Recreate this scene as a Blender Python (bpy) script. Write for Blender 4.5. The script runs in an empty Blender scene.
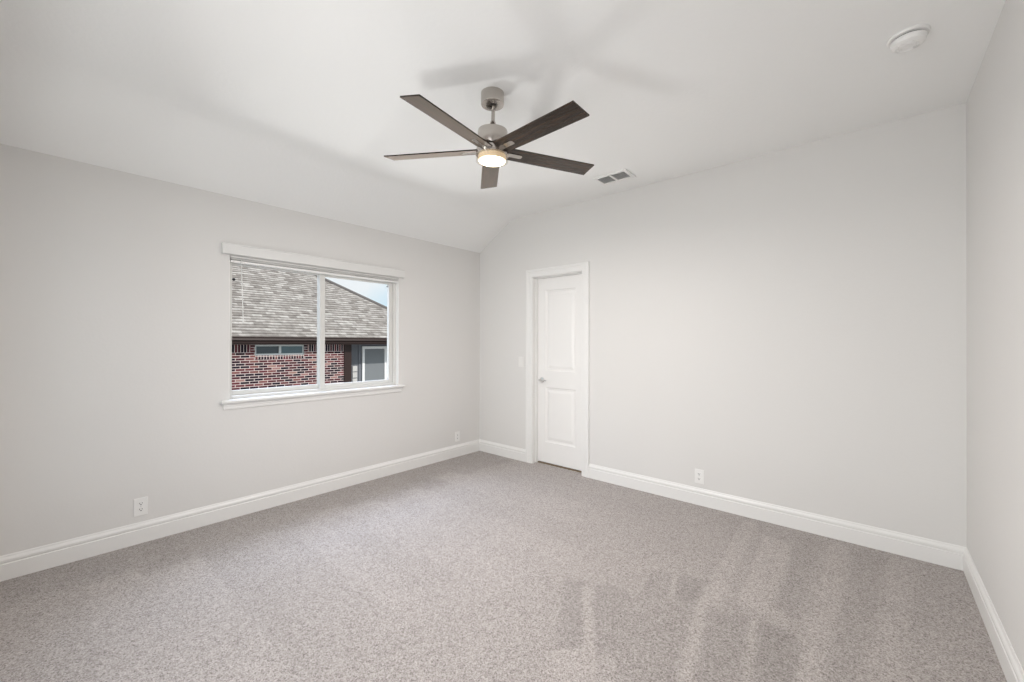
import bpy, bmesh, math, random
from mathutils import Vector, Matrix

C = bpy.context.scene.collection
S = bpy.context.scene
R = math.radians
PI = math.pi

# ------------------------------------------------------------------ camera
cd = bpy.data.cameras.new('camera')
cam = bpy.data.objects.new('camera', cd)
C.objects.link(cam)
cd.sensor_width = 36.0
cd.lens = 412.717 / 1024 * 36.0
cd.shift_y = 0.26 / 1024
cd.clip_start = 0.02
cam.location = (3.65626, -3.57201, 1.33105)
YAW, PITCH, ROLL = 0.71889, 0.00281, 0.00163
cam.rotation_euler = (Matrix.Rotation(YAW, 3, 'Z') @ Matrix.Rotation(PI / 2 + PITCH, 3, 'X') @ Matrix.Rotation(ROLL, 3, 'Z')).to_euler()
S.camera = cam

# ------------------------------------------------------------------ colour management
S.view_settings.view_transform = 'Standard'
S.view_settings.look = 'None'
S.view_settings.gamma = 1.0
S.view_settings.use_curve_mapping = False
S.view_settings.exposure = 0.0
S.cycles.max_bounces = 14
S.cycles.diffuse_bounces = 8
S.cycles.transparent_max_bounces = 16
S.cycles.sample_clamp_indirect = 6.0

# ------------------------------------------------------------------ sky
wd = bpy.data.worlds.new('sky')
S.world = wd
wd.use_nodes = True
wn = wd.node_tree.nodes
wl = wd.node_tree.links
wn.clear()
wo = wn.new('ShaderNodeOutputWorld')
wb = wn.new('ShaderNodeBackground')
wt = wn.new('ShaderNodeTexCoord')
wz = wn.new('ShaderNodeTexNoise')
wz.inputs['Scale'].default_value = 4.0
wz.inputs['Detail'].default_value = 5.0
wr = wn.new('ShaderNodeValToRGB')
wr.color_ramp.elements[0].position = 0.36
wr.color_ramp.elements[0].color = (0.68, 0.87, 0.99, 1)
wr.color_ramp.elements[1].position = 0.56
wr.color_ramp.elements[1].color = (0.93, 0.97, 1.0, 1)
wb.inputs['Strength'].default_value = 0.95
wl.new(wt.outputs['Generated'], wz.inputs['Vector'])
wl.new(wz.outputs['Fac'], wr.inputs['Fac'])
wl.new(wr.outputs['Color'], wb.inputs['Color'])
wl.new(wb.outputs['Background'], wo.inputs['Surface'])


def aim(o, d):
    o.rotation_euler = Vector(d).to_track_quat('-Z', 'Y').to_euler()


def lamp(name, kind, energy, loc, d, color=(1, 1, 1), size=None):
    ld = bpy.data.lights.new(name, kind)
    ld.energy = energy
    ld.color = color
    o = bpy.data.objects.new(name, ld)
    C.objects.link(o)
    o.location = loc
    aim(o, d)
    if kind == 'AREA':
        ld.shape = 'RECTANGLE'
        ld.size, ld.size_y = size
    if kind == 'SUN':
        ld.angle = R(0.6)
    return o


lamp('sun', 'SUN', 2.9, (6, 3, 8), (-1.0, -0.28, -0.80), (1.0, 0.95, 0.88))
# area lamps added outside the glass as stand-ins for sky and ground light
lamp('fill_front', 'AREA', 20.0, (2.65, -3.97, 1.35), (0, 1, 0), (1, 0.97, 1), (1.2, 1.7))  # unseen fill lamp added just outside the rear opening
lamp('fill_front_far', 'AREA', 66.0, (1.0, -6.5, 1.5), (0.1, 1, 0), (0.95, 1, 0.99), (2.0, 2.0))  # second added fill lamp, farther out
lamp('fill_front_low', 'AREA', 18.0, (1.9, -5.4, -0.9), (0, 1, 0.75), (0.95, 0.98, 1), (3.0, 1.5))  # added fill lamp, low and aimed upward
lamp('skylight_side', 'AREA', 150.0, (-1.5, -1.9, 3.3), (1.0, 0.0, -1.0), (0.64, 0.76, 1.0), (2.2, 1.2))
shadow_lamp = lamp('fan_shadow_lamp', 'AREA', 9.0, (-1.6, -1.93, -0.05), (5.0, 0.25, 2.75), (1, 0.99, 0.97), (0.42, 0.42))  # lamp added in mid-air to cast the fan shadow on the ceiling
shadow_lamp.data.spread = R(60)
lamp('bright_ground_side', 'AREA', 8.0, (-2.9, -1.895, -1.0), (1.0, 0.0, 0.66), (0.98, 0.98, 1), (2.6, 0.7))


# ------------------------------------------------------------------ material helpers
def mat(name, color, rough=0.5, metal=0.0, spec=0.5, bump=None, coat=0.0):
    m = bpy.data.materials.new(name)
    m.use_nodes = True
    nt = m.node_tree
    b = nt.nodes['Principled BSDF']
    b.inputs['Base Color'].default_value = (*color, 1)
    b.inputs['Roughness'].default_value = rough
    b.inputs['Metallic'].default_value = metal
    b.inputs['Specular IOR Level'].default_value = spec
    b.inputs['Coat Weight'].default_value = coat
    if bump:
        sc, st, dist = bump
        tc = nt.nodes.new('ShaderNodeTexCoord')
        nz = nt.nodes.new('ShaderNodeTexNoise')
        nz.inputs['Scale'].default_value = sc
        nz.inputs['Detail'].default_value = 3
        bp = nt.nodes.new('ShaderNodeBump')
        bp.inputs['Strength'].default_value = st
        bp.inputs['Distance'].default_value = dist
        nt.links.new(tc.outputs['Object'], nz.inputs['Vector'])
        nt.links.new(nz.outputs['Fac'], bp.inputs['Height'])
        nt.links.new(bp.outputs['Normal'], b.inputs['Normal'])
    return m


def N(m, t, **k):
    n = m.node_tree.nodes.new(t)
    for a, v in k.items():
        setattr(n, a, v)
    return n


def L(m, a, b):
    m.node_tree.links.new(a, b)


def bsdf(m):
    return m.node_tree.nodes['Principled BSDF']


def ramp(m, stops, interp='LINEAR'):
    n = N(m, 'ShaderNodeValToRGB')
    n.color_ramp.interpolation = interp
    e = n.color_ramp.elements
    while len(e) > 1:
        e.remove(e[-1])
    e[0].position = stops[0][0]
    e[0].color = (*stops[0][1], 1)
    for p, c in stops[1:]:
        x = e.new(p)
        x.color = (*c, 1)
    return n


M = {}
M['wall'] = mat('wall_paint', (0.732, 0.722, 0.706), 0.62, spec=0.3, bump=(55, 0.12, 0.004))
M['ceiling'] = mat('ceiling_paint', (0.885, 0.889, 0.880), 0.85, spec=0.15, bump=(45, 0.25, 0.004))
M['trim'] = mat('trim_paint', (0.82, 0.815, 0.80), 0.32, spec=0.4)
M['door'] = mat('door_paint', (0.85, 0.84, 0.825), 0.38, spec=0.4)
M['vinyl'] = mat('white_vinyl', (0.69, 0.685, 0.66), 0.4)
M['plastic'] = mat('white_plastic', (0.85, 0.845, 0.83), 0.35)
M['blind'] = mat('blind_white', (0.74, 0.737, 0.722), 0.45)
M['switch'] = mat('switch_plastic', (0.80, 0.79, 0.77), 0.4)
M['slot'] = mat('dark_slot', (0.03, 0.03, 0.03), 0.6)
M['chrome'] = mat('chrome', (0.82, 0.82, 0.82), 0.12, 1.0)
M['dark_metal'] = mat('dark_metal', (0.035, 0.03, 0.028), 0.35, 0.6)
M['black'] = mat('black_rubber', (0.012, 0.012, 0.014), 0.5)
M['grey_knob'] = mat('grey_plastic', (0.33, 0.36, 0.38), 0.5)
M['threshold'] = mat('threshold_wood', (0.24, 0.165, 0.10), 0.5, bump=(40, 0.2, 0.002))
M['duct'] = mat('duct_grey', (0.38, 0.38, 0.38), 0.6)
M['louver'] = mat('register_louver', (0.66, 0.66, 0.65), 0.45)

# brushed nickel
m = M['nickel'] = mat('brushed_nickel', (0.52, 0.485, 0.45), 0.25, 1.0)
tc = N(m, 'ShaderNodeTexCoord')
mp = N(m, 'ShaderNodeMapping')
mp.inputs['Scale'].default_value = (30, 30, 900)
nz = N(m, 'ShaderNodeTexNoise')
nz.inputs['Scale'].default_value = 1.0
rr = N(m, 'ShaderNodeMapRange')
rr.inputs['To Min'].default_value = 0.16
rr.inputs['To Max'].default_value = 0.30
L(m, tc.outputs['Object'], mp.inputs['Vector'])
L(m, mp.outputs['Vector'], nz.inputs['Vector'])
L(m, nz.outputs['Fac'], rr.inputs['Value'])
L(m, rr.outputs['Result'], bsdf(m).inputs['Roughness'])

# dark walnut blades: grain runs along UV u
m = M['walnut'] = mat('dark_walnut', (0.05, 0.03, 0.02), 0.18, spec=0.5)
bsdf(m).inputs['IOR'].default_value = 1.45
bsdf(m).inputs['Sheen Weight'].default_value = 1.0     # sheen added in place of bright reflections at grazing angles
bsdf(m).inputs['Sheen Roughness'].default_value = 0.30
bsdf(m).inputs['Sheen Tint'].default_value = (1.0, 0.84, 0.70, 1)
bsdf(m).inputs['Specular Tint'].default_value = (1.0, 0.90, 0.80, 1)
uv = N(m, 'ShaderNodeUVMap')
mp = N(m, 'ShaderNodeMapping')
mp.inputs['Scale'].default_value = (3.0, 70.0, 1.0)
nz = N(m, 'ShaderNodeTexNoise')
nz.inputs['Scale'].default_value = 1.4
nz.inputs['Detail'].default_value = 6
nz.inputs['Distortion'].default_value = 0.6
cr = ramp(m, [(0.30, (0.004, 0.002, 0.001)), (0.52, (0.016, 0.007, 0.004)), (0.72, (0.055, 0.026, 0.013))])
L(m, uv.outputs['UV'], mp.inputs['Vector'])
L(m, mp.outputs['Vector'], nz.inputs['Vector'])
L(m, nz.outputs['Fac'], cr.inputs['Fac'])
L(m, cr.outputs['Color'], bsdf(m).inputs['Base Color'])

# lit diffuser of the fan lamp
m = M['lit'] = mat('lit_diffuser', (0.9, 0.85, 0.75), 0.4)
bsdf(m).inputs['Emission Color'].default_value = (1.0, 0.86, 0.62, 1)
bsdf(m).inputs['Emission Strength'].default_value = 9.0


m = M['warm_frost'] = mat('warm_frosted_glass', (0.80, 0.68, 0.50), 0.4)
bsdf(m).inputs['Emission Color'].default_value = (1.0, 0.74, 0.44, 1)
bsdf(m).inputs['Emission Strength'].default_value = 0.30


def clear_glass(name, tint, refl):
    m = bpy.data.materials.new(name)
    m.use_nodes = True
    nt = m.node_tree
    nt.nodes.clear()
    o = nt.nodes.new('ShaderNodeOutputMaterial')
    t = nt.nodes.new('ShaderNodeBsdfTransparent')
    t.inputs['Color'].default_value = (*tint, 1)
    g = nt.nodes.new('ShaderNodeBsdfGlossy')
    g.inputs['Roughness'].default_value = 0.02
    x = nt.nodes.new('ShaderNodeMixShader')
    x.inputs['Fac'].default_value = refl
    nt.links.new(t.outputs['BSDF'], x.inputs[1])
    nt.links.new(g.outputs['BSDF'], x.inputs[2])
    nt.links.new(x.outputs['Shader'], o.inputs['Surface'])
    return m


M['glass'] = clear_glass('window_glass', (0.985, 0.99, 0.99), 0.0)
M['lamp_glass'] = clear_glass('lamp_glass', (0.97, 0.955, 0.93), 0.10)

# carpet: speckled pile with the nap left by a vacuum cleaner
m = M['carpet'] = mat('carpet_pile', (0.4, 0.36, 0.33), 0.95, spec=0.05)
tc = N(m, 'ShaderNodeTexCoord')
n1 = N(m, 'ShaderNodeTexVoronoi')                      # one cell per tuft
n1.inputs['Scale'].default_value = 270
n2 = N(m, 'ShaderNodeTexVoronoi')                      # clumps of tufts
n2.inputs['Scale'].default_value = 150
sa = N(m, 'ShaderNodeSeparateColor')
sb_ = N(m, 'ShaderNodeSeparateColor')
tm = N(m, 'ShaderNodeMix', data_type='FLOAT')
tm.inputs[0].default_value = 0.38
L(m, n1.outputs['Color'], sa.inputs[0])
L(m, n2.outputs['Color'], sb_.inputs[0])
L(m, sa.outputs[0], tm.inputs[2])
L(m, sb_.outputs[1], tm.inputs[3])
n3 = N(m, 'ShaderNodeTexNoise')
n3.inputs['Scale'].default_value = 3.2
n3.inputs['Detail'].default_value = 4
c1 = ramp(m, [(0.08, (0.165, 0.145, 0.134)), (0.30, (0.310, 0.281, 0.265)), (0.60, (0.405, 0.372, 0.354)), (0.92, (0.54, 0.504, 0.485))])
at = N(m, 'ShaderNodeAttribute', attribute_name='nap')
hm = N(m, 'ShaderNodeMapRange')
hm.inputs['From Min'].default_value = -1
hm.inputs['From Max'].default_value = 1
hm.inputs['To Min'].default_value = 0.845
hm.inputs['To Max'].default_value = 1.155
ad = N(m, 'ShaderNodeMath', operation='MULTIPLY_ADD')
ad.inputs[1].default_value = 0.10
ad.inputs[2].default_value = 0.95
mu = N(m, 'ShaderNodeMath', operation='MULTIPLY')
vm = N(m, 'ShaderNodeVectorMath', operation='SCALE')
for q in (n1, n2, n3):
    L(m, tc.outputs['Object'], q.inputs['Vector'])
L(m, tm.outputs[0], c1.inputs['Fac'])
L(m, at.outputs['Fac'], hm.inputs['Value'])
L(m, n3.outputs['Fac'], ad.inputs[0])
L(m, ad.outputs['Value'], mu.inputs[0])
L(m, hm.outputs['Result'], mu.inputs[1])
L(m, c1.outputs['Color'], vm.inputs[0])
L(m, mu.outputs['Value'], vm.inputs['Scale'])
L(m, vm.outputs['Vector'], bsdf(m).inputs['Base Color'])
bp = N(m, 'ShaderNodeBump')
bp.inputs['Strength'].default_value = 0.25
bp.inputs['Distance'].default_value = 0.003
bp.invert = True
L(m, n1.outputs['Distance'], bp.inputs['Height'])
L(m, bp.outputs['Normal'], bsdf(m).inputs['Normal'])
bsdf(m).inputs['Sheen Weight'].default_value = 0.15

# exterior
BR = [(0.0, (0.075, 0.020, 0.026)), (0.20, (0.018, 0.013, 0.021)), (0.40, (0.130, 0.036, 0.042)), (0.54, (0.030, 0.014, 0.022)),
      (0.68, (0.200, 0.082, 0.080)), (0.78, (0.095, 0.029, 0.035)), (0.94, (0.34, 0.20, 0.18))]


def brick_mat(name, swap, w, h, mortar=0.015):
    m = mat(name, (0.3, 0.1, 0.08), 0.85, spec=0.2)
    tc = N(m, 'ShaderNodeTexCoord')
    sp = N(m, 'ShaderNodeSeparateXYZ')
    cb = N(m, 'ShaderNodeCombineXYZ')
    L(m, tc.outputs['Object'], sp.inputs[0])
    # facade lies in the y-z plane, returns lie in the x-z plane
    ax = N(m, 'ShaderNodeMath', operation='ADD')
    L(m, sp.outputs['X'], ax.inputs[0])
    L(m, sp.outputs['Y'], ax.inputs[1])
    if swap:
        L(m, sp.outputs['Z'], cb.inputs['X'])
        L(m, ax.outputs[0], cb.inputs['Y'])
    else:
        L(m, ax.outputs[0], cb.inputs['X'])
        L(m, sp.outputs['Z'], cb.inputs['Y'])
    bt = N(m, 'ShaderNodeTexBrick')
    bt.inputs['Scale'].default_value = 1.0
    bt.inputs['Brick Width'].default_value = w
    bt.inputs['Row Height'].default_value = h
    bt.inputs['Mortar Size'].default_value = mortar * 0.5
    bt.inputs['Mortar Smooth'].default_value = 0.1
    bt.inputs['Color1'].default_value = (0, 0, 0, 1)
    bt.inputs['Color2'].default_value = (1, 1, 1, 1)
    bt.inputs['Mortar'].default_value = (0.5, 0.5, 0.5, 1)
    if swap:
        bt.offset = 0.0
    L(m, cb.outputs[0], bt.inputs['Vector'])
    cr = ramp(m, BR, 'CONSTANT')
    L(m, bt.outputs['Color'], cr.inputs['Fac'])
    nz = N(m, 'ShaderNodeTexNoise')
    nz.inputs['Scale'].default_value = 14
    L(m, tc.outputs['Object'], nz.inputs['Vector'])
    mx = N(m, 'ShaderNodeMix', data_type='RGBA')
    mx.inputs[0].default_value = 0.25
    L(m, cr.outputs['Color'], mx.inputs[6])
    L(m, nz.outputs['Color'], mx.inputs[7])
    mx.blend_type = 'OVERLAY'
    m2 = N(m, 'ShaderNodeMix', data_type='RGBA')
    L(m, bt.outputs['Fac'], m2.inputs[0])
    L(m, mx.outputs[2], m2.inputs[6])
    m2.inputs[7].default_value = (0.70, 0.60, 0.58, 1)
    L(m, m2.outputs[2], bsdf(m).inputs['Base Color'])
    bp = N(m, 'ShaderNodeBump')
    bp.invert = True
    bp.inputs['Distance'].default_value = 0.006
    L(m, bt.outputs['Fac'], bp.inputs['Height'])
    L(m, bp.outputs['Normal'], bsdf(m).inputs['Normal'])
    return m


M['brick'] = brick_mat('red_brick', False, 0.212, 0.0677)
M['soldier'] = brick_mat('soldier_brick', True, 0.40, 0.0677)
M['brown'] = mat('brown_trim', (0.034, 0.020, 0.018), 0.45, spec=0.25)
M['soffit'] = mat('brown_soffit', (0.03, 0.02, 0.017), 0.6)
M['siding'] = mat('grey_siding', (0.17, 0.18, 0.205), 0.7)
M['pale_brick'] = mat('pale_stone', (0.60, 0.59, 0.585), 0.8, bump=(20, 0.3, 0.01))
M['white_frame'] = mat('white_window_frame', (0.88, 0.885, 0.89), 0.4)
M['alu'] = mat('pale_aluminium', (0.62, 0.66, 0.66), 0.45)
M['screen'] = mat('window_screen', (0.20, 0.215, 0.23), 0.55)
M['dark_pane'] = mat('dark_pane', (0.035, 0.05, 0.055), 0.08, spec=0.6)
M['teal_pane'] = mat('tinted_pane', (0.07, 0.125, 0.14), 0.10, spec=0.6)
M['dirt'] = mat('pale_gravel', (0.40, 0.385, 0.36), 0.95, bump=(30, 0.5, 0.03))

# roof shingles: per-tab random tone
m = M['shingle'] = mat('asphalt_shingle', (0.3, 0.28, 0.26), 0.9, spec=0.15)
tc = N(m, 'ShaderNodeTexCoord')
uv = N(m, 'ShaderNodeUVMap')
bt = N(m, 'ShaderNodeTexBrick')
bt.inputs['Scale'].default_value = 1.0
bt.inputs['Brick Width'].default_value = 0.23
bt.inputs['Row Height'].default_value = 0.143
bt.inputs['Mortar Size'].default_value = 0.0
bt.inputs['Color1'].default_value = (0, 0, 0, 1)
bt.inputs['Color2'].default_value = (1, 1, 1, 1)
bt.offset = 0.37
L(m, uv.outputs['UV'], bt.inputs['Vector'])
cr = ramp(m, [(0.0, (0.24, 0.217, 0.203)), (0.3, (0.325, 0.30, 0.282)), (0.6, (0.385, 0.358, 0.34)), (1.0, (0.49, 0.463, 0.442))])
L(m, bt.outputs['Color'], cr.inputs['Fac'])
nz = N(m, 'ShaderNodeTexNoise')
nz.inputs['Scale'].default_value = 9
nz.inputs['Detail'].default_value = 4
L(m, tc.outputs['Object'], nz.inputs['Vector'])
mx = N(m, 'ShaderNodeMix', data_type='RGBA', blend_type='OVERLAY')
mx.inputs[0].default_value = 0.45
L(m, cr.outputs['Color'], mx.inputs[6])
L(m, nz.outputs['Fac'], mx.inputs[7])
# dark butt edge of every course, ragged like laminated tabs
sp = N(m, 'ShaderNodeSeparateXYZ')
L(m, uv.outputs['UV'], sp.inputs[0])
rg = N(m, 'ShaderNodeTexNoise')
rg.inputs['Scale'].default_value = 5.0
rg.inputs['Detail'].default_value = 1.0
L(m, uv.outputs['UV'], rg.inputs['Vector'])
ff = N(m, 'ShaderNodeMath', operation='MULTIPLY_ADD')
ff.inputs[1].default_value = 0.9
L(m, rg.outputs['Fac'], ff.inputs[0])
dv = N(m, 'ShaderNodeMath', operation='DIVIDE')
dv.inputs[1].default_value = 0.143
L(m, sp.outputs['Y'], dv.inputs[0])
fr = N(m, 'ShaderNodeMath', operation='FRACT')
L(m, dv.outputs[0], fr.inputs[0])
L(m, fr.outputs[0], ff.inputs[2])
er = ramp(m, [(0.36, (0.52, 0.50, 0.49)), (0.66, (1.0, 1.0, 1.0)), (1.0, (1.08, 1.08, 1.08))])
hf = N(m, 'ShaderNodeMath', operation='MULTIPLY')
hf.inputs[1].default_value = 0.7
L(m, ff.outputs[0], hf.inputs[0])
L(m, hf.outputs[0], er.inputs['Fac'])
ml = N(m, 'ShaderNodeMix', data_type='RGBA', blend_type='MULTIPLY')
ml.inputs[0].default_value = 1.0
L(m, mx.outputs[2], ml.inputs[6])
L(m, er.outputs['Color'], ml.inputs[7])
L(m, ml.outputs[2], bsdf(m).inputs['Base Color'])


# ------------------------------------------------------------------ mesh helpers
class MB:
    def __init__(self):
        self.bm = bmesh.new()

    def box(self, x0, x1, y0, y1, z0, z1, bev=0.0, seg=2):
        b = bmesh.new()
        bmesh.ops.create_cube(b, size=1.0)
        for v in b.verts:
            v.co = ((x0 + x1) / 2 + v.co.x * (x1 - x0), (y0 + y1) / 2 + v.co.y * (y1 - y0), (z0 + z1) / 2 + v.co.z * (z1 - z0))
        if bev > 0:
            bmesh.ops.bevel(b, geom=list(b.edges), offset=bev, segments=seg, profile=0.5, affect='EDGES')
        self.join(b)
        return self

    def join(self, b, mx=None):
        if mx is not None:
            bmesh.ops.transform(b, matrix=mx, verts=b.verts)
        me = bpy.data.meshes.new('tmp')
        b.to_mesh(me)
        b.free()
        self.bm.from_mesh(me)
        bpy.data.meshes.remove(me)

    def poly(self, pts):
        vs = [self.bm.verts.new(p) for p in pts]
        return self.bm.faces.new(vs)

    def prism(self, pts, axis, a0, a1):
        """extrude a closed polygon (2-D) along an axis"""
        def put(p, a):
            return {'x': (a, p[0], p[1]), 'y': (p[0], a, p[1]), 'z': (p[0], p[1], a)}[axis]
        lo = [self.bm.verts.new(put(p, a0)) for p in pts]
        hi = [self.bm.verts.new(put(p, a1)) for p in pts]
        n = len(pts)
        for i in range(n):
            self.bm.faces.new((lo[i], lo[(i + 1) % n], hi[(i + 1) % n], hi[i]))
        self.bm.faces.new(lo[::-1])
        self.bm.faces.new(hi)
        return self

    def lathe(self, prof, cx=0, cy=0, cz=0, n=40, mx=None):
        """prof: list of (r, z); r = 0 closes with a pole"""
        b = bmesh.new()
        rings = []
        for r, z in prof:
            if r < 1e-6:
                rings.append([b.verts.new((cx, cy, cz + z))])
            else:
                rings.append([b.verts.new((cx + r * math.cos(2 * PI * k / n), cy + r * math.sin(2 * PI * k / n), cz + z)) for k in range(n)])
        for a, c in zip(rings, rings[1:]):
            for k in range(n):
                k2 = (k + 1) % n
                if len(a) == 1 and len(c) == 1:
                    continue
                if len(a) == 1:
                    b.faces.new((a[0], c[k], c[k2]))
                elif len(c) == 1:
                    b.faces.new((a[k], c[0], a[k2]))
                else:
                    b.faces.new((a[k], c[k], c[k2], a[k2]))
        self.join(b, mx)
        return self

    def tube(self, pts, r, n=10):
        pts = [Vector(p) for p in pts]
        rs = r if isinstance(r, (list, tuple)) else [r] * len(pts)
        b = bmesh.new()
        rings = []
        for i, p in enumerate(pts):
            d = (pts[min(i + 1, len(pts) - 1)] - pts[max(i - 1, 0)]).normalized()
            up = Vector((0, 0, 1)) if abs(d.z) < 0.9 else Vector((1, 0, 0))
            u = d.cross(up).normalized()
            w = d.cross(u).normalized()
            rings.append([b.verts.new(p + rs[i] * (math.cos(2 * PI * k / n) * u + math.sin(2 * PI * k / n) * w)) for k in range(n)])
        for a, c in zip(rings, rings[1:]):
            for k in range(n):
                b.faces.new((a[k], a[(k + 1) % n], c[(k + 1) % n], c[k]))
        b.faces.new(rings[0][::-1])
        b.faces.new(rings[-1])
        self.join(b)
        return self

    def build(self, name, material, parent=None, smooth=False, mx=None):
        bmesh.ops.recalc_face_normals(self.bm, faces=self.bm.faces)
        if mx is not None:
            bmesh.ops.transform(self.bm, matrix=mx, verts=self.bm.verts)
        if parent is not None:
            off = Vector(world_loc(parent))
            bmesh.ops.translate(self.bm, vec=-off, verts=self.bm.verts)
        me = bpy.data.meshes.new(name)
        self.bm.to_mesh(me)
        self.bm.free()
        me.materials.append(material)
        o = bpy.data.objects.new(name, me)
        C.objects.link(o)
        o.parent = parent
        if smooth:
            for p in me.polygons:
                p.use_smooth = True
            try:
                me.set_sharp_from_angle(angle=R(35))
            except Exception:
                pass
        return o


def world_loc(o):
    v = Vector(o.location)
    while o.parent:
        o = o.parent
        v = v + Vector(o.location)
    return v


def thing(name, label, cat, loc, group=None):
    o = bpy.data.objects.new(name, None)
    o.empty_display_size = 0.1
    C.objects.link(o)
    o.location = loc
    o['label'] = label
    o['category'] = cat
    if group:
        o['group'] = group
    return o


def structure(o, label=None):
    o['kind'] = 'structure'
    if label:
        o['label'] = label
    return o


def holder(name, loc, label=None):
    o = bpy.data.objects.new(name, None)
    o.empty_display_size = 0.1
    C.objects.link(o)
    o.location = loc
    return structure(o, label)


# ------------------------------------------------------------------ room dimensions
W, H, YF = 4.068, 2.743, -3.80
S1, E1 = 2.434, 0.513           # spring line of the sloped ceiling, width of the slope
WT = 0.14                       # wall thickness

# window opening in the left wall and door opening in the back wall
WY0, WY1, WZ0, WZ1 = -2.637, -1.153, 0.872, 1.990
DX0, DX1, DZ1 = 0.822, 1.475, 2.055
# opening of the window added behind the camera
FX0, FX1, FZ0, FZ1 = 0.40, 3.30, 0.45, 2.25

# ---- floor, a fine grid that carries the direction of the carpet nap
rnd = random.Random(7)
bands = []
y = YF - 0.2
while y < 0.2:
    h = rnd.uniform(0.14, 0.34)
    bands.append((y, y + h, rnd.uniform(-0.55, 0.55), rnd.uniform(0.34, 0.62), rnd.uniform(2.0, 2.6)))
    y += h
STROKES = [  # four corners of a vacuum stroke on the carpet, and its tone
    ([(2.34, -1.63), (2.45, -1.57), (2.86, -2.18), (2.74, -2.30)], -0.80),
    ([(2.50, -1.56), (2.61, -1.49), (2.90, -1.86), (2.76, -2.02)], -0.75),
    ([(2.67, -1.22), (2.78, -1.16), (2.87, -1.45), (2.75, -1.55)], -0.60),
    ([(2.81, -1.15), (2.97, -1.11), (2.99, -1.38), (2.88, -1.45)], -0.95),
    ([(2.63, -1.52), (2.97, -1.36), (3.12, -1.90), (2.90, -2.10)], -0.50),
    ([(3.03, -1.38), (3.21, -1.31), (3.30, -1.80), (3.14, -1.95)], -0.70),
    ([(3.24, -1.31), (3.39, -1.29), (3.46, -1.72), (3.31, -1.85)], -1.10),
    ([(2.92, -0.08), (3.02, -0.08), (3.07, -1.30), (2.98, -1.42)], 0.60),
    ([(3.09, -0.26), (3.24, -0.30), (3.36, -1.24), (3.13, -1.22)], 0.75),
    ([(3.27, -0.12), (3.40, -0.10), (3.38, -1.20), (3.27, -1.12)], -0.45),
    ([(3.44, -0.08), (3.54, -0.08), (3.50, -1.55), (3.42, -1.65)], 0.55),
    ([(3.57, -0.08), (3.72, -0.08), (3.60, -1.60), (3.52, -1.65)], -0.40),
    ([(3.74, -0.08), (3.84, -0.08), (3.72, -1.70), (3.62, -1.70)], 0.40),
    ([(2.46, -1.62), (2.49, -1.60), (2.82, -2.10), (2.79, -2.13)], 0.80),
    ([(2.79, -1.16), (2.81, -1.15), (2.88, -1.42), (2.86, -1.44)], 0.80),
    ([(3.21, -1.31), (3.24, -1.31), (3.31, -1.82), (3.28, -1.84)], 0.70),
    ([(2.60, -2.11), (2.73, -1.99), (2.90, -2.20), (2.70, -2.35)], 0.60),
    ([(2.98, -1.40), (3.02, -1.38), (3.14, -1.92), (3.08, -1.98)], 0.60),
]


def edge_fade(p, q):
    """smooth inside test of a convex quad, 0..1 over 2.5 cm"""
    s = 1.0
    n = len(q)
    area = sum(q[i][0] * q[(i + 1) % n][1] - q[(i + 1) % n][0] * q[i][1] for i in range(n))
    sg = 1 if area > 0 else -1
    for i in range(n):
        a, b = q[i], q[(i + 1) % n]
        ex, ey = b[0] - a[0], b[1] - a[1]
        l = math.hypot(ex, ey)
        d = sg * (ex * (p[1] - a[1]) - ey * (p[0] - a[0])) / l
        s *= max(0.0, min(1.0, d / 0.022 + 0.5))
        if s == 0:
            return 0
    return s


def sm(a, b, x):
    t = max(0.0, min(1.0, (x - a) / (b - a)))
    return t * t * (3 - 2 * t)


def nap(x, y):
    v = 0.0
    for (a, b, t, xe, xr) in bands:
        k = min(sm(a - 0.02, a + 0.03, y), 1 - sm(b - 0.03, b + 0.02, y))
        if k > 0:
            u = sm(xe - 0.04, xe + 0.10, x) * (1 - sm(xr - 0.5, xr, x))
            v += k * (u * (0.30 + 0.6 * t) + (1 - sm(xe - 0.04, xe + 0.10, x)) * -0.55)
            e = math.exp(-((y - a) / 0.018) ** 2) * u
            v += 0.25 * e
    for q, t in STROKES:
        s = edge_fade((x, y), q)
        if s:
            v = v * (1 - s) + t * s
    return max(-1.2, min(1.0, v))


fb = bmesh.new()
STEP = 0.02
nx, ny = int(W / STEP) + 1, int(-YF / STEP) + 1
lay = fb.verts.layers.float.new('nap')
grid = []
for j in range(ny + 1):
    row = []
    yy = YF + (-YF + 0.07) * j / ny
    for i in range(nx + 1):
        xx = W * i / nx
        v = fb.verts.new((xx, yy, 0))
        v[lay] = nap(xx, yy)
        row.append(v)
    grid.append(row)
for j in range(ny):
    for i in range(nx):
        fb.faces.new((grid[j][i], grid[j][i + 1], grid[j + 1][i + 1], grid[j + 1][i]))
fm = MB()
fm.bm.free()
fm.bm = fb
structure(fm.build('floor', M['carpet']), 'grey beige carpet with vacuum tracks')

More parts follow.
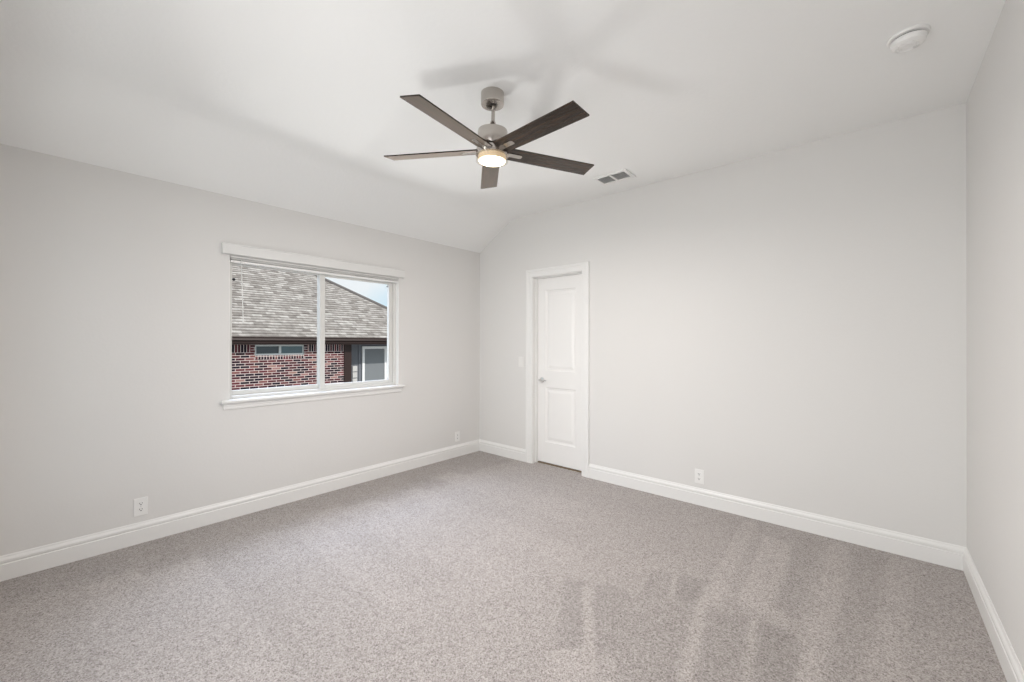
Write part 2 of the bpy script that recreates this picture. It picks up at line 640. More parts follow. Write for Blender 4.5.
# ---- walls
mb = MB()
mb.box(-WT, 0, YF - WT, WY0, 0, S1)
mb.box(-WT, 0, WY1, WT, 0, S1)
mb.box(-WT, 0, WY0, WY1, 0, WZ0)
mb.box(-WT, 0, WY0, WY1, WZ1, S1)
structure(mb.build('wall_left', M['wall']))
mb = MB()
mb.prism([(0, 0), (DX0, 0), (DX0, H), (E1, H), (0, S1)], 'y', 0, WT)
mb.box(DX1, W, 0, WT, 0, H)
mb.box(DX0, DX1, 0, WT, DZ1, H)
structure(mb.build('wall_back', M['wall']))
structure(MB().box(W, W + WT, YF - WT, WT, 0, H).build('wall_right', M['wall']))
mb = MB()
mb.prism([(0, 0), (FX0, 0), (FX0, H), (E1, H), (0, S1)], 'y', YF - WT, YF)
mb.box(FX1, W, YF - WT, YF, 0, H)
mb.box(FX0, FX1, YF - WT, YF, 0, FZ0)
mb.box(FX0, FX1, YF - WT, YF, FZ1, H)
structure(mb.build('wall_front', M['wall']))

# ---- ceiling: flat part and the slope over the window wall, softly creased
mb = MB()
pr = []
ax, az = (H - S1) / math.hypot(H - S1, E1), E1 / math.hypot(H - S1, E1)
prof = [(-WT, S1 - WT * (H - S1) / E1), (0, S1)]
for k in range(7):                                   # rounded crease
    t = k / 6
    p0 = Vector((E1 - 0.10 * az, H - 0.10 * ax))
    p1 = Vector((E1, H))
    p2 = Vector((E1 + 0.10, H))
    q = p0 * (1 - t) ** 2 + p1 * 2 * t * (1 - t) + p2 * t * t
    prof.append((q.x, q.y))
prof.append((W + WT, H))
top = [(W + WT, H + 0.12), (E1 - 0.05, H + 0.12), (-WT, S1 + 0.06)]
mb.prism(prof + top, 'y', YF - WT, WT)
structure(mb.build('ceiling', M['ceiling'], smooth=True), 'white textured ceiling with a slope above the window wall')

# ---- box added behind the closed door to stop sky light leaking in
mb = MB()
mb.box(0.5, 0.56, WT, 1.0, -0.02, 2.4)
mb.box(1.74, 1.80, WT, 1.0, -0.02, 2.4)
mb.box(0.5, 1.80, 1.0, 1.06, -0.02, 2.4)
mb.box(0.5, 1.80, WT, 1.0, 2.4, 2.46)
mb.box(0.5, 1.80, 0.12, 1.0, -0.06, -0.004)
structure(mb.build('wall_light_block', M['wall']))

# ---- baseboards
BT, BH = 0.016, 0.137
BP = [(0, 0), (BT, 0), (BT, 0.090), (BT - 0.0045, 0.0935), (BT - 0.0045, 0.0975), (BT - 0.001, 0.101), (BT - 0.001, 0.112),
      (BT - 0.004, 0.119), (BT - 0.009, 0.126), (BT - 0.0105, 0.132), (BT - 0.0125, BH), (0, BH)]
structure(MB().prism([(d, z) for d, z in BP], 'y', YF, 0).build('baseboard_left', M['trim']))
mb = MB()
mb.prism([(-d, z) for d, z in BP], 'x', 0, 0.766)
mb.prism([(-d, z) for d, z in BP], 'x', 1.546, W)
structure(mb.build('baseboard_back', M['trim']))
structure(MB().prism([(W - d, z) for d, z in BP], 'y', YF, 0).build('baseboard_right', M['trim']))
structure(MB().prism([(YF + d, z) for d, z in BP], 'x', 0, W).build('baseboard_front', M['trim']))

# ------------------------------------------------------------------ door
d1 = holder('door_1', (1.148, 0.0, 0.0), 'white two panel interior door in the corner of the back wall')
xl, xr, zt = 0.830, 1.466, 2.050                       # inner edges of the casing
CP = [(0, 0), (0, 0.010), (0.004, 0.013), (0.046, 0.0145), (0.052, 0.012), (0.056, 0.0165), (0.076, 0.019), (0.081, 0.016), (0.081, 0)]
mb = MB()
st = []
for (w, d) in CP:
    st.append([mb.bm.verts.new(p) for p in ((xl - w, -d, 0), (xl - w, -d, zt + w), (xr + w, -d, zt + w), (xr + w, -d, 0))])
for a, b in zip(st, st[1:]):
    for k in range(3):
        mb.bm.faces.new((a[k], a[k + 1], b[k + 1], b[k]))
mb.bm.faces.new([s[0] for s in st])
mb.bm.faces.new([s[3] for s in st])
mb.build('door_casing', M['trim'], d1)
jl, jr, jz = 0.838, 1.459, 2.042
mb = MB()
mb.box(DX0, jl, -0.001, WT, 0, DZ1)
mb.box(jr, DX1, -0.001, WT, 0, DZ1)
mb.box(jl, jr, -0.001, WT, jz, DZ1)
mb.build('door_jamb', M['trim'], d1)
DY = 0.078                                             # room-side face of the door leaf
mb = MB()
mb.box(jl, jl + 0.011, DY - 0.034, DY - 0.001, 0, jz, 0.002)
mb.box(jr - 0.011, jr, DY - 0.034, DY - 0.001, 0, jz, 0.002)
mb.box(jl + 0.011, jr - 0.011, DY - 0.034, DY - 0.001, jz - 0.008, jz, 0.002)
mb.build('door_stop', M['trim'], d1)

lx0, lx1, lz0, lz1 = jl + 0.003, jr - 0.003, 0.018, jz - 0.003
px0, px1 = 0.950, 1.340
mb = MB()
bm = mb.bm


def V3(x, z, y=DY):
    return bm.verts.new((x, y, z))


xs = [lx0, px0, px1, lx1]
zs = [lz0, 0.243, 0.840, 1.022, 1.902, lz1]
gv = [[V3(x, z) for x in xs] for z in zs]
for j in range(5):
    for i in range(3):
        if i == 1 and j in (1, 3):
            continue
        bm.faces.new((gv[j][i], gv[j][i + 1], gv[j + 1][i + 1], gv[j + 1][i]))
for j in (1, 3):
    loop = [gv[j][1], gv[j][2], gv[j + 1][2], gv[j + 1][1]]
    z0, z1 = zs[j], zs[j + 1]
    for ins, dep in ((0.004, 0.004), (0.011, 0.0095), (0.016, 0.0075), (0.020, 0.0105), (0.026, 0.0105), (0.052, 0.003), (0.056, 0.0025)):
        nl = [V3(px0 + ins, z0 + ins, DY + dep), V3(px1 - ins, z0 + ins, DY + dep), V3(px1 - ins, z1 - ins, DY + dep), V3(px0 + ins, z1 - ins, DY + dep)]
        for k in range(4):
            bm.faces.new((loop[k], loop[(k + 1) % 4], nl[(k + 1) % 4], nl[k]))
        loop = nl
    bm.faces.new(loop)
# edges and back of the leaf
bk = [[V3(x, z, DY + 0.035) for x in (lx0, lx1)] for z in (lz0, lz1)]
bm.faces.new((bk[0][0], bk[0][1], bk[1][1], bk[1][0]))
bm.faces.new([gv[0][0], gv[0][1], gv[0][2], gv[0][3], bk[0][1], bk[0][0]])
bm.faces.new([gv[5][0], gv[5][1], gv[5][2], gv[5][3], bk[1][1], bk[1][0]])
bm.faces.new([g[0] for g in gv] + [bk[1][0], bk[0][0]])
bm.faces.new([g[3] for g in gv] + [bk[1][1], bk[0][1]])
leaf = mb.build('door_leaf', M['door'], d1)
# lever handle
HX, HZ = 0.903, 0.918
mb = MB()
mx = Matrix.Translation((HX, DY, HZ)) @ Matrix.Rotation(R(90), 4, 'X')
mb.lathe([(0.0, 0.0), (0.031, 0.0), (0.031, 0.004), (0.027, 0.009), (0.012, 0.011), (0.0105, 0.045), (0.0, 0.045)], n=32, mx=mx)
hd = mb.build('door_handle', M['chrome'], leaf, smooth=True)
mb = MB()
mb.tube([(HX - 0.012, DY - 0.044, HZ), (HX, DY - 0.050, HZ), (HX + 0.03, DY - 0.052, HZ + 0.001), (HX + 0.065, DY - 0.050, HZ + 0.002), (HX + 0.092, DY - 0.046, HZ)],
        [0.008, 0.0105, 0.0095, 0.008, 0.006], 14)
mb.build('lever', M['chrome'], leaf, smooth=True)
MB().box(jl, jr, 0.080, 0.130, -0.003, 0.007, 0.002).build('threshold', M['threshold'], d1)

# ------------------------------------------------------------------ window
w1 = holder('window_1', (0.0, (WY0 + WY1) / 2, WZ0), 'white horizontal sliding window in the left wall')
fx0, fx1 = -0.130, -0.050                              # outer and inner face of the vinyl frame
oz0 = 0.893                                           # top of the stool
mb = MB()
mb.box(fx0, fx1, WY0, WY0 + 0.034, oz0, WZ1, 0.003)
mb.box(fx0, fx1, WY1 - 0.034, WY1, oz0, WZ1, 0.003)
mb.box(fx0, fx1, WY0 + 0.034, WY1 - 0.034, 1.946, WZ1, 0.003)
mb.box(fx0, fx1, WY0 + 0.034, WY1 - 0.034, oz0, oz0 + 0.022, 0.003)
mb_l = MB()
mb_l.box(fx1 - 0.002, 0.0008, WY0, WY0 + 0.005, oz0, WZ1, 0.001, 1)
mb_l.box(fx1 - 0.002, 0.0008, WY1 - 0.005, WY1, oz0, WZ1, 0.001, 1)
mb_l.build('window_jamb', M['door'], w1)
# fixed-side glazing bead and meeting stile
MY = -1.925
mb.box(fx0 + 0.002, -0.098, WY0 + 0.034, WY0 + 0.046, oz0 + 0.022, 1.946, 0.002)
mb.box(fx0 + 0.002, -0.098, MY - 0.002, MY + 0.034, oz0 + 0.022, 1.946, 0.003)
mb.box(fx0 + 0.002, -0.098, WY0 + 0.046, MY - 0.002, oz0 + 0.022, oz0 + 0.060, 0.003)
mb.box(fx0 + 0.002, -0.098, WY0 + 0.046, MY - 0.002, 1.934, 1.946, 0.002)
mb.build('window_frame', M['vinyl'], w1)
MB().box(-0.116, -0.112, WY0 + 0.046, MY - 0.002, oz0 + 0.060, 1.934).build('window_pane', M['glass'], w1)
# sliding sash on the room side
sy0, sy1, sz0, sz1 = MY - 0.004, WY1 - 0.036, oz0 + 0.014, 1.944
mb = MB()
mb.box(-0.094, -0.060, sy0, sy0 + 0.046, sz0, sz1, 0.003)
mb.box(-0.094, -0.060, sy1 - 0.044, sy1, sz0, sz1, 0.003)
mb.box(-0.094, -0.060, sy0 + 0.046, sy1 - 0.044, sz0, sz0 + 0.044, 0.003)
mb.box(-0.094, -0.060, sy0 + 0.046, sy1 - 0.044, sz1 - 0.022, sz1, 0.003)
sash = mb.build('window_sash', M['vinyl'], w1)
MB().box(-0.079, -0.075, sy0 + 0.046, sy1 - 0.044, sz0 + 0.044, sz1 - 0.022).build('sash_pane', M['glass'], sash)
mb = MB()
mb.box(-0.062, -0.052, sy0 + 0.006, sy0 + 0.026, 1.40, 1.47, 0.003)
mb.build('sash_lock', M['vinyl'], sash)
mb = MB()
mb.lathe([(0.0, 0.0), (0.011, 0.0), (0.011, 0.010), (0.007, 0.014), (0.0, 0.014)], n=18,
         mx=Matrix.Translation((-0.098, WY0 + 0.056, 1.818)) @ Matrix.Rotation(R(90), 4, 'Y'))
mb.build('window_bumper', M['black'], w1, smooth=True)
mb = MB()
mb.lathe([(0.0, 0.0), (0.009, 0.0), (0.009, 0.008), (0.005, 0.012), (0.0, 0.012)], n=18,
         mx=Matrix.Translation((-0.075, sy1 - 0.055, 1.898)) @ Matrix.Rotation(R(90), 4, 'Y'))
mb.build('window_bumper', M['grey_knob'], sash, smooth=True)
# stool with ears, apron
mb = MB()
mb.box(fx0, 0.0, WY0, WY1, WZ0 - 0.0, oz0)
mb.box(-0.001, 0.040, -2.690, -1.102, WZ0, oz0, 0.006, 3)
mb.build('window_sill', M['trim'], w1)
AP = [(0, 0.820), (0.006, 0.820), (0.010, 0.824), (0.012, 0.832), (0.012, 0.846), (0.015, 0.849), (0.015, WZ0), (0, WZ0)]
MB().prism(AP, 'y', -2.672, -1.128).build('window_apron', M['trim'], w1)

# ---- blind, drawn up behind its valance
bl = thing('window_blind', 'white horizontal blind drawn fully up behind a flat valance over the window', 'blind', (0.0, (WY0 + WY1) / 2, 1.93))
mb = MB()
mb.prism([(0.018, 1.991), (0.034, 1.991), (0.036, 1.995), (0.036, 2.056), (0.034, 2.062), (0.037, 2.066), (0.037, 2.072), (0.018, 2.072)], 'y', -2.686, -1.110)
mb.box(0.0005, 0.018, -2.686, -2.676, 1.991, 2.072)
mb.box(0.0005, 0.018, -1.120, -1.110, 1.991, 2.072)
mb.build('valance', M['blind'], bl)
MB().box(-0.047, -0.004, WY0 + 0.010, WY1 - 0.010, 1.974, WZ1 - 0.001, 0.002).build('headrail', M['blind'], bl)
mb = MB()
z = 1.969
rr_ = random.Random(3)
while z > 1.956:
    j = rr_.uniform(-0.0015, 0.0015)
    mb.box(-0.046 + j, -0.006 + j, WY0 + 0.012, WY1 - 0.012, z, z + 0.0026, 0.0008, 1)
    z -= 0.0034
mb.build('slat_stack', M['blind'], bl)
MB().box(-0.047, -0.005, WY0 + 0.012, WY1 - 0.012, 1.939, 1.954, 0.003).build('bottom_rail', M['plastic'], bl)
mb = MB()
mb.tube([(0.004, -2.560, 1.966), (0.007, -2.558, 1.94), (0.010, -2.545, 1.49)], 0.0030, 8)
mb.lathe([(0, 0), (0.0045, 0.002), (0.0045, 0.03), (0.003, 0.034), (0, 0.034)], 0.010, -2.545, 1.475, 10)
M['wand'] = mat('clear_wand', (0.75, 0.75, 0.73), 0.2)
mb.build('tilt_wand', M['wand'], bl, smooth=True)
mb = MB()
mb.tube([(-0.002, -2.604, 1.965), (-0.002, -2.604, 1.926)], 0.0014, 6)
mb.build('lift_cord', M['louver'], bl)

# ---- window added behind the camera for the fill lamps to shine through
w2 = holder('added_window', ((FX0 + FX1) / 2, YF, FZ0))
mb = MB()
mb.box(FX0, FX1, YF - 0.12, YF - 0.05, FZ0, FZ0 + 0.05, 0.004)
mb.box(FX0, FX1, YF - 0.12, YF - 0.05, FZ1 - 0.05, FZ1, 0.004)
mb.box(FX0, FX0 + 0.05, YF - 0.12, YF - 0.05, FZ0 + 0.05, FZ1 - 0.05, 0.004)
mb.box(FX1 - 0.05, FX1, YF - 0.12, YF - 0.05, FZ0 + 0.05, FZ1 - 0.05, 0.004)
mb.box((FX0 + FX1) / 2 - 0.025, (FX0 + FX1) / 2 + 0.025, YF - 0.12, YF - 0.05, FZ0 + 0.05, FZ1 - 0.05, 0.004)
mb.build('window_frame', M['vinyl'], w2)
FM = (FX0 + FX1) / 2
MB().box(FX0 + 0.05, FM - 0.025, YF - 0.090, YF - 0.086, FZ0 + 0.05, FZ1 - 0.05).build('window_pane', M['glass'], w2)
MB().box(FM + 0.025, FX1 - 0.05, YF - 0.090, YF - 0.086, FZ0 + 0.05, FZ1 - 0.05).build('window_pane', M['glass'], w2)

# ------------------------------------------------------------------ ceiling fan
HUB = Vector((2.0217, -1.8775, 2.424))
nrm = Vector((0.0503, -0.0213, 1.0)).normalized()
TILT = Matrix.Translation(HUB) @ Vector((0, 0, 1)).rotation_difference(nrm).to_matrix().to_4x4()
BALL = HUB + nrm * 0.268
fan = thing('ceiling_fan', 'brushed nickel five blade ceiling fan with dark wood blades and a lit round lamp', 'fan', (BALL.x, BALL.y, H))
MB().lathe([(0, 0), (0.0655, 0), (0.0655, -0.060), (0.0635, -0.065), (0.058, -0.067), (0.024, -0.067), (0.022, -0.060), (0, -0.060)],
           BALL.x - 0.004, BALL.y - 0.0035, H, 48).build('canopy', M['nickel'], fan, smooth=True)
mb = MB()
mb.lathe([(0, 0.022), (0.012, 0.019), (0.019, 0.010), (0.0215, 0), (0.019, -0.010), (0.012, -0.018), (0, -0.02)], n=28, mx=Matrix.Translation(BALL))
mb.build('hanger_ball', M['dark_metal'], fan, smooth=True)
MB().lathe([(0.0, 0.255), (0.0105, 0.255), (0.0105, 0.172), (0.0135, 0.160), (0.020, 0.147), (0.027, 0.135), (0.034, 0.124), (0.037, 0.112), (0.0, 0.112)], n=32).build(
    'downrod', M['nickel'], fan, smooth=True, mx=TILT)
MB().lathe([(0, 0.117), (0.040, 0.117), (0.076, 0.115), (0.0825, 0.112), (0.0845, 0.105), (0.0845, 0.030), (0.080, 0.022), (0.055, 0.016), (0, 0.016)], n=56).build(
    'motor_housing', M['nickel'], fan, smooth=True, mx=TILT)
MB().lathe([(0, 0.017), (0.070, 0.017), (0.084, 0.014), (0.0905, 0.008), (0.092, 0.000), (0.092, -0.020), (0.0935, -0.022), (0.0935, -0.027), (0.088, -0.029), (0.0, -0.029)], n=56).build(
    'light_collar', M['nickel'], fan, smooth=True, mx=TILT)
MB().lathe([(0.0930, -0.028), (0.0930, -0.060), (0.0920, -0.062), (0.0890, -0.062), (0.0890, -0.028)], n=56).build(
    'glass_shade', M['lamp_glass'], fan, smooth=True, mx=TILT)
MB().lathe([(0, -0.029), (0.079, -0.029), (0.080, -0.032), (0.080, -0.055), (0.078, -0.057), (0, -0.057)], n=48).build(
    'lamp_rim', M['warm_frost'], fan, smooth=True, mx=TILT)
MB().lathe([(0.0, -0.056), (0.0735, -0.056), (0.0745, -0.059), (0.071, -0.063), (0.058, -0.0660), (0.040, -0.0672), (0, -0.068)], n=48).build(
    'light_diffuser', M['lit'], fan, smooth=True, mx=TILT)
fl = bpy.data.lights.new('fan_lamp', 'AREA')
fl.energy = 31.5
fl.color = (1.0, 0.93, 0.89)
fl.shape = 'DISK'
fl.size = 0.13
flo = bpy.data.objects.new('fan_lamp', fl)
C.objects.link(flo)
flo.location = TILT @ Vector((0, 0, -0.0695)) - Vector(fan.location)
aim(flo, -nrm)
flo.parent = fan
PIT = R(-10.916)
for k in range(5):
    a = R(64.232) + k * R(72)
    frame = TILT @ Matrix.Rotation(a, 4, 'Z') @ Matrix.Rotation(PIT, 4, 'X')
    mb = MB()
    b = bmesh.new()
    r0, r1, w0, w1_, t = 0.060, 0.6497, 0.0535, 0.0594, 0.0035
    pl = []
    nseg = 8
    for i in range(nseg + 1):
        f = i / nseg
        pl.append((r0 + (r1 - r0) * f, w0 + (w1_ - w0) * f))
    uvl = b.loops.layers.uv.new('UVMap')
    rows = []
    for x, w in pl:
        rows.append([b.verts.new((x, -w, -t)), b.verts.new((x, w, -t)), b.verts.new((x, w, t)), b.verts.new((x, -w, t))])
    for p, q in zip(rows, rows[1:]):
        for i in range(4):
            b.faces.new((p[i], p[(i + 1) % 4], q[(i + 1) % 4], q[i]))
    b.faces.new(rows[0][::-1])
    b.faces.new(rows[-1])
    for f_ in b.faces:
        for lp in f_.loops:
            lp[uvl].uv = (lp.vert.co.x + k * 1.7, lp.vert.co.y + lp.vert.co.z + k * 0.31)
    mb.bm.free()
    mb.bm = b
    blade = mb.build('blade', M['walnut'], fan, mx=frame)
    mb = MB()
    mb.prism([(0.080, -0.016), (0.172, -0.016), (0.180, -0.013), (0.184, -0.006), (0.184, 0.006), (0.180, 0.013), (0.172, 0.016), (0.080, 0.016)],
             'z', -0.0072, -0.0034)
    mb.build('blade_bracket', M['nickel'], blade, mx=frame)

# ------------------------------------------------------------------ ceiling register
vx0, vx1, vy0, vy1 = 1.848, 2.148, -0.452, -0.252
ve = thing('ceiling_vent', 'white rectangular air register with two louvered openings in the ceiling', 'vent', ((vx0 + vx1) / 2, (vy0 + vy1) / 2, H))
hx = [(1.871, 1.983), (1.999, 2.117)]
hy0, hy1 = vy0 + 0.026, vy1 - 0.036
zb, zt_ = H - 0.011, H
mb = MB()
mb.box(vx0, vx1, vy0, hy0, zb, zt_, 0.003)
mb.box(vx0, vx1, hy1, vy1, zb, zt_, 0.003)
mb.box(vx0, hx[0][0], hy0, hy1, zb, zt_, 0.002)
mb.box(hx[0][1], hx[1][0], hy0, hy1, zb, zt_, 0.002)
mb.box(hx[1][1], vx1, hy0, hy1, zb, zt_, 0.002)
mb.build('register_frame', M['plastic'], ve)
MB().box(hx[0][0], hx[1][1], hy0, hy1, H - 0.0012, H - 0.0002).build('register_duct', M['duct'], ve)
for (a0, a1) in hx:
    mb = MB()
    nl = 9
    for i in range(nl):
        yc = hy0 + (i + 0.5) * (hy1 - hy0) / nl
        b = bmesh.new()
        bmesh.ops.create_cube(b, size=1.0)
        mx = Matrix.Translation(((a0 + a1) / 2, yc, H - 0.0055)) @ Matrix.Rotation(R(38), 4, 'X') @ Matrix.Diagonal((a1 - a0, 0.0105, 0.0009, 1))
        mb.join(b, mx)
    mb.build('louvers', M['louver'], ve)
mb = MB()
mb.box(2.130, 2.135, -0.375, -0.335, H - 0.018, H - 0.010, 0.001)
mb.build('damper_lever', M['plastic'], ve)

# ------------------------------------------------------------------ smoke detector
sx, sy = 3.779, -0.947
sd = thing('smoke_detector', 'round white smoke detector on the ceiling near the right wall', 'smoke detector', (sx, sy, H))
MB().lathe([(0, 0), (0.0735, 0), (0.0735, -0.007), (0.071, -0.011), (0.062, -0.012), (0, -0.012)], sx, sy, H, 56).build('mounting_base', M['plastic'], sd, smooth=True)
MB().lathe([(0, -0.012), (0.055, -0.012), (0.055, -0.018), (0, -0.018)], sx, sy, H, 56).build('vent_gap', M['slot'], sd, smooth=True)
MB().lathe([(0, -0.018), (0.0620, -0.018), (0.0630, -0.021), (0.061, -0.030), (0.057, -0.040), (0.047, -0.046), (0.034, -0.049), (0, -0.050)], sx, sy, H, 56).build(
    'housing', M['plastic'], sd, smooth=True)
mb = MB()
mb.lathe([(0.0, -0.0495), (0.0, -0.0525), (0.006, -0.0525), (0.0105, -0.051), (0.012, -0.0485)], sx + 0.026, sy + 0.018, H, 24)
mb.build('test_button', M['louver'], sd, smooth=True)
mb = MB()
for rr2 in (0.020, 0.028, 0.036):
    mb.lathe([(rr2, -0.0490), (rr2 + 0.001, -0.0508), (rr2 + 0.003, -0.0505), (rr2 + 0.0035, -0.0480)], sx - 0.004, sy - 0.004, H, 32)
mb.build('sounder_grille', M['plastic'], sd, smooth=True)


# ------------------------------------------------------------------ outlets and switch (built facing +x, then turned)
def outlet_parts(t, mx):
    plate = MB()
    plate.box(0.0, 0.0055, -0.0355, 0.0355, -0.058, 0.058, 0.0025, 3)
    plate.build('wall_plate', M['plastic'], t, mx=mx)
    for s in (-1, 1):
        mb = MB()
        pts = []
        for k in range(24):
            a = 2 * PI * k / 24
            pts.append((max(-0.0150, min(0.0150, 0.0172 * math.cos(a))), s * 0.0195 + 0.0142 * math.sin(a)))
        mb.prism(pts, 'x', 0.0054, 0.0072)
        rc = mb.build('receptacle', M['plastic'], t, mx=mx)
        mb = MB()
        mb.box(0.0071, 0.0075, -0.0080, -0.0048, s * 0.0195 + 0.000, s * 0.0195 + 0.008)
        mb.box(0.0071, 0.0075, 0.0048, 0.0076, s * 0.0195 + 0.001, s * 0.0195 + 0.008)
        mb.lathe([(0, 0), (0.0034, 0), (0.0034, 0.0004), (0, 0.0004)], n=12,
                 mx=Matrix.Translation((0.0071, 0, s * 0.0195 - 0.0055)) @ Matrix.Rotation(R(90), 4, 'Y'))
        mb.build('slots', M['slot'], rc, mx=mx)
    mb = MB()
    mb.lathe([(0, 0), (0.0032, 0), (0.0025, 0.001), (0, 0.0012)], n=14, mx=Matrix.Translation((0.0055, 0, 0)) @ Matrix.Rotation(R(90), 4, 'Y'))
    mb.build('screw', M['louver'], t, mx=mx)


for label, loc, rz in (
        ('white duplex power outlet low on the window wall left of the window', (0.0, -3.130, 0.239), 0),
        ('white duplex power outlet low on the window wall near the door corner', (0.0, -0.363, 0.232), 0),
        ('white duplex power outlet low on the back wall right of the door', (2.580, 0.0, 0.232), -90)):
    t = thing('power_outlet', label, 'outlet', loc, 'power outlets above the baseboards')
    outlet_parts(t, Matrix.Translation(loc) @ Matrix.Rotation(R(rz), 4, 'Z'))

loc = (0.668, 0.0, 1.112)
t = thing('light_switch', 'white rocker light switch on the wall beside the door casing', 'switch', loc)
mx = Matrix.Translation(loc) @ Matrix.Rotation(R(-90), 4, 'Z')
MB().box(0.0, 0.0055, -0.0355, 0.0355, -0.058, 0.058, 0.0025, 3).build('wall_plate', M['switch'], t, mx=mx)
MB().prism([(0.005, -0.033), (0.0095, -0.033), (0.0072, 0.0), (0.0060, 0.033), (0.005, 0.033)], 'y', -0.0165, 0.0165).build('rocker', M['switch'], t, mx=mx)

# ------------------------------------------------------------------ outside: neighbouring house
GZ = -1.45
structure(MB().box(-40, 12, -30, 30, GZ - 0.1, GZ).build('ground', M['dirt']))
FXH, EX, RX, EZ, SL = -8.5, -8.2, -9.0, 1.462, 0.66
CY = 2.53                                              # end of the brick, start of the recess
nh = thing('neighbor_house', 'brick house with a brown gutter and grey shingle roof outside the window', 'house', (FXH, 0.0, GZ))
ny0, ny1 = -9.0, 6.1
wy0, wy1, wz0, wz1 = 0.122, 1.356, 0.980, 1.262        # small window
mb = MB()
mb.box(FXH - 0.12, FXH, ny0, wy0, GZ, 1.060)
mb.box(FXH - 0.12, FXH, wy1, CY, GZ, 1.060)
mb.box(FXH - 0.12, FXH, wy0, wy1, GZ, wz0 - 0.11)
mb.box(RX, FXH - 0.12, CY - 0.12, CY, GZ, 1.262)
mb.box(FXH - 0.12, FXH, wy0 - 0.10, wy0, 1.060, 1.262)
mb.box(FXH - 0.12, FXH, wy1, wy1 + 0.10, 1.060, 1.262)
mb.build('brick_wall', M['brick'], nh)
mb = MB()
mb.box(FXH - 0.12, FXH, ny0, wy0 - 0.10, 1.060, 1.262)
mb.box(FXH - 0.12, FXH, wy1 + 0.10, CY, 1.060, 1.262)
mb.box(FXH - 0.12, FXH + 0.012, wy0, wy1, wz0 - 0.11, wz0 - 0.004)
mb.build('soldier_course', M['soldier'], nh)
# small sliding window
mb = MB()
x0, x1 = FXH - 0.09, FXH - 0.012
mb.box(x0, x1, wy0, wy1, wz0 - 0.004, wz0 + 0.045, 0.006)
mb.box(x0, x1, wy0, wy1, wz1 - 0.045, wz1, 0.006)
mb.box(x0, x1, wy0, wy0 + 0.035, wz0 + 0.045, wz1 - 0.045, 0.006)
mb.box(x0, x1, wy1 - 0.035, wy1, wz0 + 0.045, wz1 - 0.045, 0.006)
mb.box(x0, x1, 0.705, 0.765, wz0 + 0.045, wz1 - 0.045, 0.006)
f1 = mb.build('transom_window', M['alu'], nh)
MB().box(x0 + 0.03, x0 + 0.036, wy0 + 0.035, 0.705, wz0 + 0.045, wz1 - 0.045).build('window_pane', M['dark_pane'], f1)
MB().box(x0 + 0.045, x0 + 0.050, 0.765, wy1 - 0.035, wz0 + 0.045, wz1 - 0.045).build('window_pane', M['teal_pane'], f1)
# recessed wall with a pale brick strip and a screened window
mb = MB()
mb.box(RX - 0.12, RX, CY - 0.12, ny1, GZ, 1.262)
mb.box(RX - 0.12, RX + 0.02, 3.27, 3.34, GZ, 1.262)
mb.build('recessed_wall', M['siding'], nh)
mb = MB()
zz = GZ
while zz < 0.50:
    mb.box(RX, RX + 0.03, 3.06, 3.22, zz + 0.012, zz + 0.19, 0.006)
    zz += 0.202
mb.build('stone_quoins', M['pale_brick'], nh)
qy0, qy1, qz0, qz1 = 3.385, 4.290, -0.02, 1.195
mb = MB()
mb.box(RX, RX + 0.05, qy0, qy0 + 0.085, qz0, qz1, 0.006)
mb.box(RX, RX + 0.05, qy1 - 0.085, qy1, qz0, qz1, 0.006)
mb.box(RX, RX + 0.05, qy0 + 0.085, qy1 - 0.085, qz0, qz0 + 0.07, 0.006)
mb.box(RX, RX + 0.05, qy0 + 0.085, qy1 - 0.085, qz1 - 0.085, qz1, 0.006)
f2 = mb.build('screened_window', M['white_frame'], nh)
MB().box(RX + 0.005, RX + 0.02, qy0 + 0.085, qy1 - 0.085, qz0 + 0.07, qz1 - 0.085).build('window_screen', M['screen'], f2)
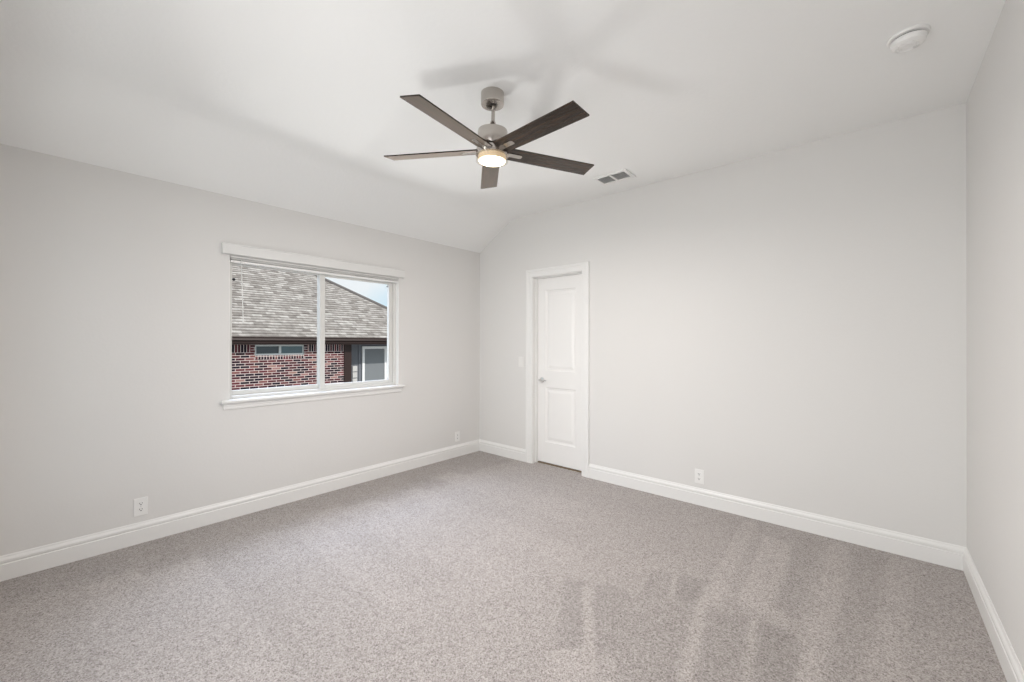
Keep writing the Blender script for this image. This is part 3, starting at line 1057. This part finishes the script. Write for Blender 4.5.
# dark corner post, soffit, fascia and gutter
MB().box(FXH - 0.16, FXH + 0.03, CY, CY + 0.235, GZ, 1.262, 0.01).build('porch_post', M['brown'], nh)
MB().box(RX - 0.12, EX - 0.02, ny0, ny1, 1.262, 1.285).build('soffit', M['soffit'], nh)
GP = [(EX - 0.02, 1.262), (EX + 0.030, 1.262), (EX + 0.030, 1.300), (EX + 0.058, 1.305), (EX + 0.062, 1.345), (EX + 0.050, 1.362), (EX + 0.055, 1.372),
      (EX + 0.108, 1.378), (EX + 0.084, 1.428), (EX + 0.080, 1.438), (EX + 0.100, 1.441), (EX + 0.100, 1.462), (EX + 0.088, 1.462), (EX + 0.080, 1.444), (EX, 1.420), (EX - 0.02, 1.44)]
MB().prism(GP, 'y', ny0, ny1 + 0.4).build('gutter', M['brown'], nh)
# roof: one lip per course of shingles, cut along the hip; second plane beyond the hip
HY0 = 6.50
run = 0.143 / math.hypot(1, SL)
rb = bmesh.new()
uvl = rb.loops.layers.uv.new('UVMap')
ncr = int(8.0 / run)


def roof_quad(pts, uvs):
    f = rb.faces.new([rb.verts.new(p) for p in pts])
    for lp, u in zip(f.loops, uvs):
        lp[uvl].uv = u


for i in range(ncr):
    k0, k1 = i * run, (i + 1) * run
    za, zb_ = EZ + SL * k0 + 0.012, EZ + SL * k1
    v0, v1 = (i + 0.02) * 0.143, (i + 0.98) * 0.143
    ya, yb = HY0 - k0, HY0 - k1
    if yb < ny0:
        break
    xa, xb = EX + 0.04 - k0, EX + 0.04 - k1
    roof_quad([(xa, ny0, za), (xa, ya, za), (xb, yb, zb_), (xb, ny0, zb_)], [(ny0, v0), (ya, v0), (yb, v1), (ny0, v1)])
    roof_quad([(xa, ny0, za - 0.03), (xa, ya, za - 0.03), (xa, ya, za), (xa, ny0, za)], [(ny0, v0)] * 2 + [(ya, v0)] * 2)
    # plane on the far side of the hip
    roof_quad([(xa, ya, za), (-24, ya, za), (-24, yb, zb_), (xb, yb, zb_)], [(xa + 50, v0), (26, v0), (26, v1), (xb + 50, v1)])
rmb = MB()
rmb.bm.free()
rmb.bm = rb
rmb.build('roof', M['shingle'], nh)
# hip cap
mb = MB()
mb.tube([(EX + 0.04 - k, HY0 - k, EZ + SL * k + 0.01) for k in [j * 0.4 for j in range(21)]], 0.06, 8)
M['hip'] = mat('hip_shingle', (0.16, 0.145, 0.14), 0.9)
mb.build('hip_cap', M['hip'], nh)
